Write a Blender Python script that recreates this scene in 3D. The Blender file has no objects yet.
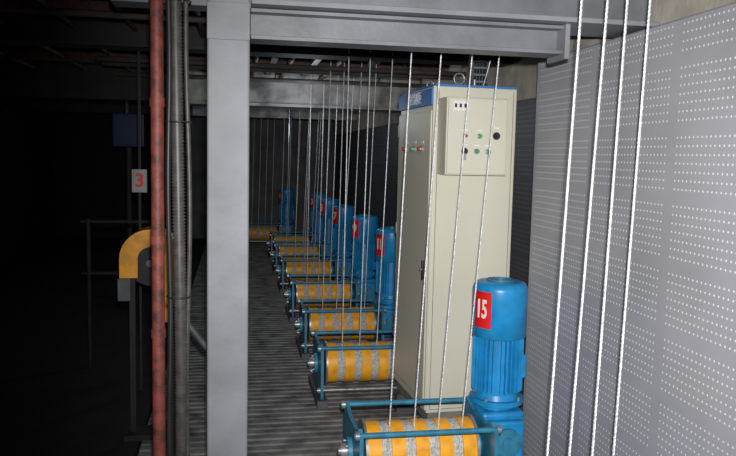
import bpy, bmesh, math, random
from mathutils import Vector, Matrix
random.seed(4)
scene=bpy.context.scene
scene.view_settings.view_transform='Standard'

# ---------------- materials ----------------
def mat(name,col,rough=0.5,metal=0.0,var=0.15,scale=12.0,bump=0.0,bscale=60,col2=None,spec=0.5):
    m=bpy.data.materials.new(name); m.use_nodes=True
    nt=m.node_tree; b=nt.nodes['Principled BSDF']
    b.inputs['Roughness'].default_value=rough; b.inputs['Metallic'].default_value=metal
    b.inputs['Specular IOR Level'].default_value=spec
    tc=nt.nodes.new('ShaderNodeTexCoord'); n=nt.nodes.new('ShaderNodeTexNoise')
    n.inputs['Scale'].default_value=scale; n.inputs['Detail'].default_value=5
    nt.links.new(tc.outputs['Object'],n.inputs['Vector'])
    r=nt.nodes.new('ShaderNodeValToRGB')
    c2=col2 or tuple(c*(1-2*var) for c in col)
    r.color_ramp.elements[0].color=(*c2,1); r.color_ramp.elements[1].color=(*[min(1,c*(1+var*.5)) for c in col],1)
    r.color_ramp.elements[0].position=.3; r.color_ramp.elements[1].position=.62
    nt.links.new(n.outputs['Fac'],r.inputs['Fac']); nt.links.new(r.outputs['Color'],b.inputs['Base Color'])
    if bump:
        n2=nt.nodes.new('ShaderNodeTexNoise'); n2.inputs['Scale'].default_value=bscale
        nt.links.new(tc.outputs['Object'],n2.inputs['Vector'])
        bp=nt.nodes.new('ShaderNodeBump'); bp.inputs['Strength'].default_value=bump; bp.inputs['Distance'].default_value=.003
        nt.links.new(n2.outputs['Fac'],bp.inputs['Height']); nt.links.new(bp.outputs['Normal'],b.inputs['Normal'])
    return m
def perf_mat(name,base,dot,py=.024,pz=.031,r=.15):
    m=mat(name,base,.55,0,.06,3)
    nt=m.node_tree; b=nt.nodes['Principled BSDF']
    old=b.inputs['Base Color'].links[0].from_socket
    tc=nt.nodes.new('ShaderNodeTexCoord'); s=nt.nodes.new('ShaderNodeSeparateXYZ')
    nt.links.new(tc.outputs['Object'],s.inputs[0])
    def M(op,a,bv=None):
        n=nt.nodes.new('ShaderNodeMath'); n.operation=op
        for i,v in enumerate((a,bv)):
            if v is None: continue
            if isinstance(v,(int,float)): n.inputs[i].default_value=v
            else: nt.links.new(v,n.inputs[i])
        return n.outputs[0]
    def cell(sock,p): return M('SUBTRACT',M('FRACT',M('DIVIDE',sock,p)),.5)
    y=M('MULTIPLY',cell(s.outputs['Y'],py),py); z=M('MULTIPLY',cell(s.outputs['Z'],pz),pz)
    d=M('SQRT',M('ADD',M('MULTIPLY',y,y),M('MULTIPLY',z,z)))
    k=M('LESS_THAN',d,r*py*1.15)
    band=M('LESS_THAN',M('FRACT',M('DIVIDE',s.outputs['Z'],pz*8)),.8751)
    bandy=M('LESS_THAN',M('FRACT',M('DIVIDE',s.outputs['Y'],py*26)),.924)
    k=M('MULTIPLY',k,M('MULTIPLY',band,bandy))
    mx=nt.nodes.new('ShaderNodeMixRGB'); nt.links.new(k,mx.inputs[0]); nt.links.new(old,mx.inputs[1]); mx.inputs[2].default_value=(*dot,1)
    nt.links.new(mx.outputs[0],b.inputs['Base Color'])
    return m
GREY=mat('grey_steel_paint',(.22,.232,.255),.55,0,.10,5,.3,45,spec=.3)
GREYB=mat('crossbeam_paint',(.16,.17,.19),.5,0,.14,5,.3,45)
GREYD=mat('dark_steel_paint',(.09,.095,.11),.5,0,.2,9,.3,60)
DARK=mat('black_paint_and_shade',(.018,.018,.02),.7,0,.2,9)  # black steel; on the left beam ends it is painted-in darkness
BEIGE=mat('cabinet_paint',(.66,.64,.53),.42,0,.03,2)
BEIGE2=mat('cabinet_seam',(.2,.19,.16),.6)
WHITE=mat('white_plate',(.8,.8,.78),.5,0,.03)
SIGNW=mat('dimmed_sign_plate',(.34,.34,.35),.5,0,.1)  # white sign, its dimness put into the colour
BLUE=mat('machine_blue',(.015,.27,.60),.36,0,.12,14)
BLUED=mat('frame_blue',(.035,.21,.34),.4,0,.2,14)
SIGNB=mat('sign_blue',(.04,.20,.55),.5,0,.05)
BOXB=mat('junction_box_blue',(.008,.03,.085),.6,0,.1)
YEL=mat('drum_yellow',(.92,.41,.02),.42,0,.12,20)
YELD=mat('guard_yellow',(.75,.33,.01),.5,0,.2,12)
SIL=mat('wound_wire_rope',(.62,.62,.60),.45,.1,.2,80,.5,220)
ROPE=mat('galvanised_rope',(.72,.73,.76),.36,.3,.2,60)
STEEL=mat('bare_steel',(.42,.43,.44),.35,.6,.2,30)
RED=mat('red_plate',(.70,.012,.015),.5,0,.05)
REDP=mat('rusty_red_paint',(.24,.055,.042),.55,0,.3,22,.5,80,(.08,.03,.025))
BRN=mat('brown_ceiling_pipe',(.08,.036,.03),.7,0,.3,20)
BLK=mat('black_rubber',(.02,.02,.022),.45)
HOSE=mat('grey_conduit',(.07,.066,.064),.45,0,.2,30)
GRN=mat('green_lamp',(.03,.45,.12),.3)
REDL=mat('red_lamp',(.6,.03,.02),.3)
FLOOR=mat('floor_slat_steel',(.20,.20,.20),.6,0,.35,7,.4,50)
FLOORD=mat('shaded_side_floor',(.014,.014,.015),.9,0,.2,5)  # left floor strip: darkness of the unlit side put into its colour
PIT=mat('dark_subfloor',(.008,.008,.009),.9)
CEIL=mat('ceiling_concrete',(.06,.052,.048),.9,0,.3,5,.6,20)
CONC=mat('beam_concrete',(.46,.42,.36),.85,0,.15,7,.6,40)
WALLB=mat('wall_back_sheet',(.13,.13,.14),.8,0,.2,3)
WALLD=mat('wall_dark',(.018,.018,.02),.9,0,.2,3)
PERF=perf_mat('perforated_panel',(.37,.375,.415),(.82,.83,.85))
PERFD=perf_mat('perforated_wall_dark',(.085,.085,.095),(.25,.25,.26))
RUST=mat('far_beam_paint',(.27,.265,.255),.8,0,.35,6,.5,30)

# ---------------- builder ----------------
class B:
    def __init__(s,name): s.name=name; s.bm=bmesh.new(); s.mats=[]
    def mi(s,m):
        if m not in s.mats: s.mats.append(m)
        return s.mats.index(m)
    def box(s,x0,x1,y0,y1,z0,z1,m,bev=0,rot=None):
        vs=[s.bm.verts.new((x,y,z)) for x in (x0,x1) for y in (y0,y1) for z in (z0,z1)]
        fs=[s.bm.faces.new([vs[i] for i in q]) for q in ((0,1,3,2),(4,6,7,5),(0,4,5,1),(2,3,7,6),(0,2,6,4),(1,5,7,3))]
        k=s.mi(m)
        for f in fs: f.material_index=k
        if rot is not None:
            for v in vs: v.co=rot@v.co
        if bev:
            es=list({e for f in fs for e in f.edges})
            r=bmesh.ops.bevel(s.bm,geom=es,offset=bev,segments=2,affect='EDGES',profile=.6)
            for f in r['faces']: f.material_index=k; f.smooth=True
    def frame(s,d):
        d=Vector(d).normalized(); a=Vector((0,0,1)) if abs(d.z)<.9 else Vector((1,0,0))
        u=d.cross(a).normalized(); return u,d.cross(u),d
    def lathe(s,p,d,prof,m,seg=24,share=False,cap=True):
        u,w,d=s.frame(d); p=Vector(p); k=s.mi(m)
        def ring(r,t): return [s.bm.verts.new(p+d*t+(u*math.cos(2*math.pi*i/seg)+w*math.sin(2*math.pi*i/seg))*r) for i in range(seg)]
        last=None
        for j in range(len(prof)-1):
            A=last if (share and last) else ring(*prof[j]); C=ring(*prof[j+1]); last=C
            for i in range(seg):
                f=s.bm.faces.new((A[i],A[(i+1)%seg],C[(i+1)%seg],C[i])); f.smooth=True; f.material_index=k
        if cap:
            for r,t in (prof[0],prof[-1]):
                if r>1e-5:
                    f=s.bm.faces.new(ring(r,t)); f.material_index=k
    def cyl(s,p1,p2,r,m,seg=16,r2=None):
        p1=Vector(p1); p2=Vector(p2); L=(p2-p1).length
        s.lathe(p1,p2-p1,[(r,0),(r if r2 is None else r2,L)],m,seg)
    def tube(s,pts,r,m,seg=6,radii=None):
        k=s.mi(m); prev=None; pts=[Vector(p) for p in pts]; u=None
        for i,p in enumerate(pts):
            d=(pts[min(i+1,len(pts)-1)]-pts[max(i-1,0)]).normalized()
            if u is None: u,_,_=s.frame(d)
            u=(u-d*u.dot(d)).normalized(); w=d.cross(u); rr=radii[i] if radii else r
            R=[s.bm.verts.new(p+(u*math.cos(2*math.pi*j/seg)+w*math.sin(2*math.pi*j/seg))*rr) for j in range(seg)]
            if prev:
                for j in range(seg):
                    f=s.bm.faces.new((prev[j],prev[(j+1)%seg],R[(j+1)%seg],R[j])); f.smooth=True; f.material_index=k
            prev=R
    def prism_x(s,poly,x0,x1,m):
        k=s.mi(m)
        a=[s.bm.verts.new((x0,y,z)) for y,z in poly]; b=[s.bm.verts.new((x1,y,z)) for y,z in poly]
        n=len(poly); fs=[s.bm.faces.new(a),s.bm.faces.new(b[::-1])]
        for i in range(n): fs.append(s.bm.faces.new((a[i],a[(i+1)%n],b[(i+1)%n],b[i])))
        for f in fs: f.material_index=k
    def done(s,loc=(0,0,0),rz=0):
        bmesh.ops.recalc_face_normals(s.bm,faces=s.bm.faces)
        me=bpy.data.meshes.new(s.name); s.bm.to_mesh(me); s.bm.free()
        for m in s.mats: me.materials.append(m)
        o=bpy.data.objects.new(s.name,me); scene.collection.objects.link(o); o.location=loc; o.rotation_euler=(0,0,rz); return o
def text(body,size,pos,n,m,parent,name='label_digits',off=.025,sx=1.0):
    c=bpy.data.curves.new(name,'FONT'); c.body=body; c.size=size; c.align_x='CENTER'; c.align_y='CENTER'; c.extrude=.001; c.offset=size*off
    c.materials.append(m); o=bpy.data.objects.new(name,c); scene.collection.objects.link(o)
    n=Vector(n).normalized(); up=Vector((0,0,1)); x=up.cross(n)
    M=Matrix((x,up,n)).transposed().to_4x4()@Matrix.Diagonal((sx,1,1,1)); M.translation=Vector(pos); o.parent=parent; o.matrix_local=M
    return o

# ---------------- room shell ----------------
b=B('floor')
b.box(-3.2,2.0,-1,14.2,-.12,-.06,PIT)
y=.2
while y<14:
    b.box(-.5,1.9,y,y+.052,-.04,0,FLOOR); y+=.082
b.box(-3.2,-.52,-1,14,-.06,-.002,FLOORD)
for x in (.5,1.25): b.box(x,x+.05,-1,14,-.06,-.041,FLOOR)
b.done()
b=B('ceiling'); b.box(-3.2,2.0,-1,14.2,2.42,2.5,CEIL)
for x in (-2.6,-2.2,-1.8,-1.35,-.95,-.6):
    b.cyl((x,-.5,2.33),(x,14,2.33),.014,BRN,8)
for x in (-.2,.15,.42,.8): b.cyl((x,2.99,2.32),(x,14,2.32),.022,BRN,8)
for x in (.28,.62,1.1): b.box(x,x+.05,3.1,14,2.345,2.385,GREYD)
for y in (3.6,4.1,5.3,6.3,8.4,9.4,10.6,12.4): b.box(-3.1,1.8,y,y+.08,2.30,2.42,BRN if y<8 else CEIL)
for y in (3.85,5.7,6.0,6.75): b.cyl((-1.0,y,2.26),(1.8,y,2.26),.018,CEIL,8)
for y in (3.85,5.7,6.0,6.75):
    for x in (-.7,.35,1.3): b.box(x-.006,x+.006,y-.006,y+.006,2.26,2.42,DARK)
b.done()
b=B('wall_back')
b.box(-.9,2.0,14.0,14.15,-.12,2.5,WALLB); b.box(-3.2,-.9,14.0,14.15,-.12,2.5,WALLD)  # left part of the wall coloured darker to carry the shade
for i in range(16): 
    x=-.9+i*.19; b.box(x,x+.07,13.96,14.0,0,2.4,WALLB)
b.done()
b=B('wall_left'); b.box(-3.3,-3.2,-1,14.2,-.12,2.5,WALLD); b.done()
b=B('wall_right')
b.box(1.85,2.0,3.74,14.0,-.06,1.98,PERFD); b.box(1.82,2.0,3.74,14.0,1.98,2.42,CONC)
b.box(1.70,2.0,-1,3.72,2.13,2.42,CONC)
b.box(1.70,2.0,-1,3.72,-.06,2.12,WALLD)
b.done()
b=B('perforated_metal_panel')
b.box(1.57,1.60,.6,3.73,0,2.11,PERF)
b.box(1.60,1.69,.6,3.73,2.09,2.125,GREY); b.box(1.60,1.69,3.70,3.73,0,2.09,GREY)
b.done()
b=B('ceiling_beam'); b.box(-.45,1.8,7.2,7.45,2.07,2.42,RUST); b.box(-.45,1.8,7.14,7.5,2.05,2.075,RUST); b.box(-3.1,-.45,7.2,7.45,2.07,2.42,DARK); b.done()  # left stretch black: fall-off of the light painted into the beam
b=B('ceiling_beam'); b.box(-.6,1.8,10.9,11.1,2.12,2.42,RUST); b.box(-3.1,-.6,10.9,11.1,2.12,2.42,DARK); b.done()  # same beam, shade of the left side put into its colour
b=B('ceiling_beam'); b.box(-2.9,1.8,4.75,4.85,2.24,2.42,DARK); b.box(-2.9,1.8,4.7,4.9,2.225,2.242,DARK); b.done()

b=B('steel_column')
b.box(-.10,.05,2.72,2.85,0,2.42,GREY,.008)
b.box(-.13,.12,2.66,2.93,0,.02,GREY,.003)
for sx in (-.115,.09):
    for sy in (2.69,2.90): b.cyl((sx,sy,.02),(sx,sy,.045),.012,STEEL,6)
b.box(-.10,.05,2.712,2.72,2.0,2.13,GREY,.002)
b.done()
b=B('steel_crossbeam')
b.box(-.45,1.69,2.86,2.98,2.14,2.42,GREYB,.004); b.box(.055,1.66,2.74,3.04,2.135,2.155,GREY,.003)
b.box(.055,1.29,2.86,2.872,2.035,2.13,GREYB); b.box(.055,1.29,2.80,2.93,2.02,2.035,GREYB,.002); b.box(.055,1.29,2.80,2.93,2.118,2.13,GREYB)
b.box(1.28,1.30,2.78,2.95,2.0,2.135,GREY,.002)
b.done()

# ---------------- winches ----------------
def motor(b,cx,cy):
    b.box(cx-.11,cx+.11,cy-.12,cy+.12,.09,.36,BLUE,.02)
    b.box(cx-.09,cx+.09,cy-.17,cy-.12,.13,.33,BLUE,.015)
    b.box(cx-.13,cx+.13,cy-.15,cy+.15,.0,.09,GREYD,.005)
    b.lathe((cx,cy-.17,.23),(0,-1,0),[(.07,0),(.07,.02),(.03,.02),(.03,.03)],BLUED,20)
    b.lathe((cx,cy,.36),(0,0,1),[(.09,0),(.09,.025),(.135,.025),(.135,.05),(.11,.05),(.103,.075),(.103,.38)],BLUE,28)
    for i in range(4):
        a=math.pi/4+i*math.pi/2; b.cyl((cx+.12*math.cos(a),cy+.12*math.sin(a),.40),(cx+.12*math.cos(a),cy+.12*math.sin(a),.425),.01,STEEL,6)
    for i in range(32):
        a=2*math.pi*i/32; R=Matrix.Translation((cx,cy,0))@Matrix.Rotation(a,4,'Z')
        b.box(.10,.126,-.0025,.0025,.45,.72,BLUE,0,R)
    b.box(cx+.06,cx+.145,cy-.03,cy+.08,.50,.62,BLUE,.01)
    R=.136
    prof=[(R-.008,.72),(R,.725),(R,.955)]+[(R-.035+.035*math.cos(t),.955+.04*math.sin(t)) for t in [i*math.pi/12 for i in range(1,7)]]+[(.07,.998),(.0,1.0)]
    b.lathe((cx,cy,0),(0,0,1),prof,BLUE,32,share=True,cap=False)
    for i in range(3): b.lathe((cx,cy,1.0),(0,0,1),[(.02+i*.022,-.002),(.02+i*.022,.004),(.026+i*.022,.004),(.026+i*.022,-.002)],BLUED,20,cap=False)
    k=b.mi(RED); a0=math.radians(58); prev=None
    for i in range(9):
        a=a0+math.radians(-21+42*i/8); x=cx-math.sin(a)*.1385; y=cy-math.cos(a)*.1385
        v=(b.bm.verts.new((x,y,.775)),b.bm.verts.new((x,y,.955)))
        if prev:
            f=b.bm.faces.new((prev[0],v[0],v[1],prev[1])); f.material_index=k
        prev=v
def winch(Y,num,cx=.86,low=False):
    b=B('rope_winch')
    x0,x1=-.31,.31
    for xs in (x0,x1):
        b.prism_x([(-.25,.05),(.25,.05),(.25,.12),(.235,.36),(.19,.395),(.1,.36),(-.1,.36),(-.19,.395),(-.235,.36),(-.25,.12)],xs-.009,xs+.009,BLUED)
        b.lathe((xs-.03,0,.22),(1,0,0),[(.065,0),(.065,.06)],BLUED,20)
        sg=-1 if xs<0 else 1
        b.lathe((xs+sg*.03,0,.22),(sg,0,0),[(.035,0),(.035,.03),(.02,.03),(.02,.04)],STEEL,16)
        for a in range(4):
            t=math.pi/4+a*math.pi/2; b.cyl((xs+sg*.03,.05*math.cos(t),.22+.05*math.sin(t)),(xs+sg*.04,.05*math.cos(t),.22+.05*math.sin(t)),.008,STEEL,6)
        b.box(xs-.035,xs+.035,-.29,.29,.0,.05,GREYD,.004)
    for yy,zz,m,r in ((-.21,.37,BLUED,.013),(.21,.37,BLUED,.013),(-.22,.10,STEEL,.011),(.22,.10,STEEL,.011)):
        b.cyl((x0-.03,yy,zz),(x1+.03,yy,zz),r,m,12)
        for e in (-1,1): b.cyl((e*.335,yy,zz),(e*.318,yy,zz),.022,STEEL,6)
    b.lathe((-.27,0,.22),(1,0,0),[(.145,0),(.145,.012)],STEEL,36); b.lathe((.258,0,.22),(1,0,0),[(.145,0),(.145,.012)],STEEL,36)
    yw=.064; sw=(.516-5*yw)/4; x=-.258
    for i in range(5):
        b.lathe((x,0,.22),(1,0,0),[(.133,0),(.133,yw)],YEL,36); x+=yw
        if i<4:
            pr=[]; q=6
            for j in range(q*2+1): pr.append((.125 if j%2==0 else .129,sw*j/(q*2)))
            b.lathe((x,0,.22),(1,0,0),pr,SIL,36,cap=False); x+=sw
    b.cyl((.3,0,.22),(.36,0,.22),.04,STEEL,16)
    if low:
        b.box(.34,.56,-.12,.12,.06,.36,BLUE,.02); b.lathe((.45,.12,.20),(0,1,0),[(.11,0),(.11,.3),(.09,.34)],BLUE,28); b.box(.36,.54,-.12,.4,0,.06,GREYD)
    else: motor(b,.445,.15)
    o=b.done((cx,Y,0))
    if not low:
        a=math.radians(58); nrm=(-math.sin(a),-math.cos(a),0)
        text(num,.125,(.445+nrm[0]*.1425,.15+nrm[1]*.1425,.866),nrm,WHITE,o,sx=1.0 if len(num)<2 else .55)
    return [-.258+yw*(i+1)+sw*(i+.5) for i in range(4)]
def ropes(Y,xs,cx,tops,rad,nz=2.42,helix=False):
    r=B('wire_rope')
    for xb,xt in zip(xs,tops):
        p0=Vector((cx+xb,Y-.135,.26)); p1=Vector((xt,Y-.06,nz)); d=(p1-p0); L=d.length; u,w,_=r.frame(d)
        if not helix: r.cyl(p0,p1,rad,ROPE,8)
        else:
            N=int(L/.0055)
            for s in range(3):
                pts=[]
                for i in range(N+1):
                    t=i/N; a=2*math.pi*(t*L/.045+s/3); pts.append(p0+d*t+(u*math.cos(a)+w*math.sin(a))*rad*.5)
                r.tube(pts,rad*.56,ROPE,5)
    r.done()
spec=[(3.3,'15'),(4.78,'13'),(5.9,'11'),(7.2,'9'),(8.7,'7'),(10.1,'5'),(11.4,'3')]
for i,(Y,nm) in enumerate(spec):
    xs=winch(Y,nm)
    j=[random.uniform(-.02,.02) for _ in range(4)]
    if i==0: tops=[.78,.92,1.07,1.20]
    else: tops=[.86+x+.06+j[k]+.03*(k-1.5)*.5 for k,x in enumerate(xs)]
    ropes(Y,xs,.86,tops,.0034 if i==0 else .0034,2.42,helix=(i==0))
xs=winch(12.9,'1',cx=.45); ropes(12.9,xs,.45,[.5+x for x in xs],.0035)
winch(2.3,'17',cx=.97,low=True)
ropes(2.3,[.02,.095,.18,.255],.97,[1.09,1.18,1.245,1.325],.0047,2.42,True)

# ---------------- control cabinet ----------------
b=B('control_cabinet')
W,D,H=.47,.66,1.86
b.box(0,W,0,D,.06,H,BEIGE,.006)
b.box(.015,W-.015,.015,D-.015,0,.06,BEIGE2)
b.box(-.016,0,.02,D-.02,.12,H-.13,BEIGE,.004)
b.box(-.018,0,.01,D-.01,H-.10,H-.012,SIGNB,.002)
b.box(-.002,W,.0,D,H,H+.012,SIGNB,.003)
b.box(-.01,.0,.0,.018,.08,H,BEIGE,.002)
for x in (.018,W-.022): b.box(x,x+.003,-.0015,.001,.08,H-.02,BEIGE2)
b.box(.018,W-.02,-.0015,.001,.08,.083,BEIGE2)
for i,(yy,m) in enumerate(((.16,REDL),(.30,GRN),(.46,REDL))):
    b.lathe((-.016,yy,H-.335),(-1,0,0),[(.017,0),(.017,.008),(.012,.008),(.010,.02)],STEEL,16); b.lathe((-.03,yy,H-.335),(-1,0,0),[(.012,0),(.010,.012)],m,16)
    b.box(-.018,-.016,yy-.03,yy+.03,H-.305,H-.290,WHITE)
b.box(-.028,-.016,.06,.08,.80,.91,BLK,.004); b.cyl((-.028,.07,.86),(-.04,.07,.86),.008,STEEL,12)
for zz in (.35,1.0,1.6): b.cyl((-.012,D-.012,zz),(-.012,D-.012,zz+.07),.008,STEEL,8)
bx0,bx1,bz0,bz1=.02,.36,H-.47,H-.065
b.box(bx0,bx1,-.13,0,bz0,bz1,BEIGE,.004); b.box(bx0+.006,bx1-.006,-.142,-.13,bz0+.006,bz1-.006,BEIGE,.003)
b.box(bx0+.03,bx0+.115,-.1445,-.142,bz1-.07,bz1-.02,WHITE)
for k in range(3): b.box(bx0+.038+k*.026,bx0+.050+k*.026,-.146,-.1445,bz1-.055,bz1-.035,BLK)
def knob(x,z,m,r=.011,ring=STEEL):
    b.lathe((x,-.142,z),(0,-1,0),[(r*1.35,0),(r*1.35,.006),(r,.006),(r*.9,.022)],ring,18); b.lathe((x,-.164,z),(0,-1,0),[(r*.9,0),(r*.7,.006)],m,18)
knob(.12,H-.265,REDL,.009); knob(.20,H-.265,GRN,.010); knob(.295,H-.262,BLK,.015,BLK)
knob(.12,H-.345,BLK,.013,BLK); knob(.187,H-.345,GRN,.011); knob(.25,H-.345,GRN,.011)
b.cyl((.12,-.15,H-.355),(.12,-.155,H-.39),.006,STEEL,8)
for k,(x,z) in enumerate(((.12,-.24),(.20,-.24),(.295,-.225),(.12,-.315),(.187,-.318),(.25,-.318))): b.box(x-.014,x+.014,-.144,-.142,H+z,H+z+.008,WHITE)
def eye(x,y,h,r=.022):
    b.cyl((x,y,H+.01),(x,y,H+h),.006,STEEL,10)
    pts=[(x+r*math.cos(t),y,H+h+r+r*math.sin(t)) for t in [i*2*math.pi/18-math.pi/2 for i in range(19)]]
    b.tube(pts,.005,STEEL,8)
eye(.16,.08,.02,.03); eye(.16,D-.08,.04); eye(.40,D-.08,.04)
b.tube([(.25,.08,H+.01),(.25,.08,H+.05)],.008,STEEL,8)
b.tube([(.30,.08,H+.01),(.33,.08,H+.12),(.335,.07,H+.16)],.005,STEEL,8)
cab=b.done((1.05,3.85,.12),math.radians(3.4))
text('控制柜',.075,(-.0195,.30,H-.056),(-1,0,0),WHITE,cab,'header_text',0)
b=B('cabinet_plinth'); b.box(1.03,1.53,3.9,3.97,0,.12,GREYD); b.box(1.0,1.5,4.36,4.44,0,.12,GREYD); b.done()
b=B('vertical_cable_tray')
b.box(1.36,1.37,4.19,4.27,2.0,2.42,GREYD); b.box(1.45,1.46,4.19,4.27,2.0,2.42,GREYD); b.box(1.37,1.45,4.26,4.27,2.0,2.42,DARK)
for k in range(10): b.box(1.37,1.45,4.19,4.20,2.0+k*.04,2.012+k*.04,GREYB)
for k in range(4): b.cyl((1.382+k*.018,4.23,2.0),(1.382+k*.018,4.23,2.42),.008,BLK,8)
b.done()
b=B('power_cable')
for k in range(4):
    pts=[]
    for i in range(20):
        t=i/19; pts.append((1.0-.36*t+.03*math.sin(5*t+k),3.66+.03*k+.03*math.sin(7*t+k*1.7),.012+.09*abs(math.sin(math.pi*t))*(.5+.25*k)))
    b.tube(pts,.008,BLK,6)
b.done()

# ---------------- left side ----------------
b=B('red_standpipe')
b.cyl((-.262,2.62,0),(-.262,2.62,2.42),.022,REDP,20)
for z in (.35,.95,1.28,1.75,2.1): b.lathe((-.262,2.62,z),(0,0,1),[(.0255,0),(.0255,.03)],REDP,20)
b.lathe((-.262,2.62,0),(0,0,1),[(.04,0),(.04,.015)],REDP,20)
b.done()
b=B('corrugated_conduit')
pts=[];rad=[]
N=420
for i in range(N):
    t=i/(N-1); pts.append((-.192+.008*math.sin(t*5),2.60+.01*math.sin(t*9),2.42*t)); rad.append(.0235 if i%2 else .018)
b.tube(pts,.02,HOSE,12,rad)
b.tube([(-.220+.003*math.sin(i*.6),2.575+.003*math.cos(i*.5),2.42*i/30) for i in range(31)],.009,BLK,8)
b.tube([(-.160+.006*math.sin(i*.4+1),2.61,2.42*i/30) for i in range(31)],.008,HOSE,8)
for z in (.5,1.1,1.7,2.1): b.tube([(-.190+.042*math.cos(a),2.60+.045*math.sin(a),z) for a in [k*math.pi/8 for k in range(17)]],.003,BLK,6)
b.done()
b=B('sheave_guard')
cx,cy,cz=-.44,4.1,1.03
k=b.mi(YELD)
path=[(-.15,-.10),(-.15,-.02)]+[(.15*-math.cos(t),.15*math.sin(t)) for t in [math.pi*i/14 for i in range(15)]]+[(.15,-.02),(.15,-.16),(.15,-.34)]
prev=None
for px,pz in path:
    n=Vector((px,max(pz,0))).normalized()*.008
    v=[b.bm.verts.new(q) for q in ((cx+px,cy-.1,cz+pz),(cx+px+n.x,cy-.1,cz+pz+n.y),(cx+px+n.x,cy+.1,cz+pz+n.y),(cx+px,cy+.1,cz+pz))]
    if prev:
        for q in range(4):
            f=b.bm.faces.new((prev[q],prev[(q+1)%4],v[(q+1)%4],v[q])); f.material_index=k
    prev=v
prev=None
for px,pz in path:
    q=Vector((px,max(pz,0))); n=q.normalized(); inn=(px-n.x*.085,pz-n.y*.085)
    v=[b.bm.verts.new((cx+px,cy-.1,cz+pz)),b.bm.verts.new((cx+inn[0],cy-.1,cz+inn[1]))]
    if prev:
        f=b.bm.faces.new((prev[0],prev[1],v[1],v[0])); f.material_index=k
    prev=v
b.lathe((cx,cy-.05,cz-.02),(0,1,0),[(.13,0),(.13,.015),(.11,.03),(.11,.06),(.13,.075),(.13,.09)],DARK,32)
b.cyl((cx,cy-.12,cz-.02),(cx,cy+.14,cz-.02),.02,GREYD,16)
b.box(cx-.165,cx-.10,cy-.12,cy-.1,cz-.22,cz-.10,GREYD,.003)
for xx in (cx-.13,cx+.11): b.box(xx,xx+.03,cy+.06,cy+.09,0,cz-.05,DARK)
b.box(cx-.16,cx+.16,cy-.0,cy+.16,0,.03,DARK)
b.done()
b=B('number_sign')
b.box(-.66,-.565,4.98,4.99,1.33,1.48,SIGNW,.002); b.box(-.62,-.605,4.99,5.005,0,2.42,DARK)
o=b.done(); text('3',.12,(-.6125,4.978,1.405),(0,-1,0),RED,o)
b=B('guard_rail')
for z in (.7,1.08): b.cyl((-.35,5.6,z),(-1.1,5.6,z),.014,DARK,12)
for x in (-.4,-1.05): b.cyl((x,5.6,0),(x,5.6,1.1),.016,DARK,12)
b.done()
b=B('diagonal_brace')
b.cyl((-.27,3.6,.83),(.03,3.6,.44),.016,GREYD,14); b.box(-.30,-.26,3.58,3.62,0,.86,DARK); b.box(.0,.05,3.57,3.63,0,.45,DARK); b.done()
b=B('wall_mounted_junction_box')
b.box(-1.25,-.95,8.0,8.15,1.64,1.98,BOXB,.01); b.box(-1.23,-.97,7.99,8.0,1.66,1.96,BOXB,.004); b.cyl((-1.12,8.08,1.98),(-1.12,8.08,2.42),.02,BLK,10); b.cyl((-1.1,8.08,0),(-1.1,8.08,1.64),.03,DARK,10)
b.done()

# ---------------- lights ----------------
def light(kind,name,loc,e,col=(1,1,1),**kw):
    l=bpy.data.lights.new(name,kind); l.energy=e; l.color=col
    for k_,v in kw.items(): setattr(l,k_,v)
    o=bpy.data.objects.new(name,l); o.location=loc; scene.collection.objects.link(o); return o
s=light('SPOT','camera_flash',(.02,-.02,1.70),570,(1,.985,.965),spot_size=math.radians(76),spot_blend=1.0,shadow_soft_size=.025)
s.rotation_euler=Vector((math.sin(math.radians(19.5)),math.cos(math.radians(19.5)),-.15)).to_track_quat('-Z','Y').to_euler()
for Y,e in ((6.6,10),(10,6)):
    light('POINT','corridor_fill',(.6,Y,1.95),e,(.85,.92,1),shadow_soft_size=.12)  # added fill lights without fixtures, to brighten the far winches
w=bpy.data.worlds.new('world'); scene.world=w; w.use_nodes=True
w.node_tree.nodes['Background'].inputs[0].default_value=(.5,.55,.6,1); w.node_tree.nodes['Background'].inputs[1].default_value=.02

# ---------------- camera ----------------
yw_,p,th=math.radians(10.3),math.radians(5.6),.022
F=Vector((math.sin(yw_)*math.cos(p),math.cos(yw_)*math.cos(p),-math.sin(p)))
R0=Vector((math.cos(yw_),-math.sin(yw_),0)); U0=R0.cross(F)
R=R0*math.cos(th)+U0*math.sin(th); U=-R0*math.sin(th)+U0*math.cos(th)
cam=bpy.data.cameras.new('camera'); cam.lens=36; cam.sensor_width=36; cam.clip_start=.05
co=bpy.data.objects.new('camera',cam); scene.collection.objects.link(co)
M=Matrix((R,U,-F)).transposed().to_4x4(); M.translation=Vector((0,0,1.6)); co.matrix_world=M
scene.camera=co
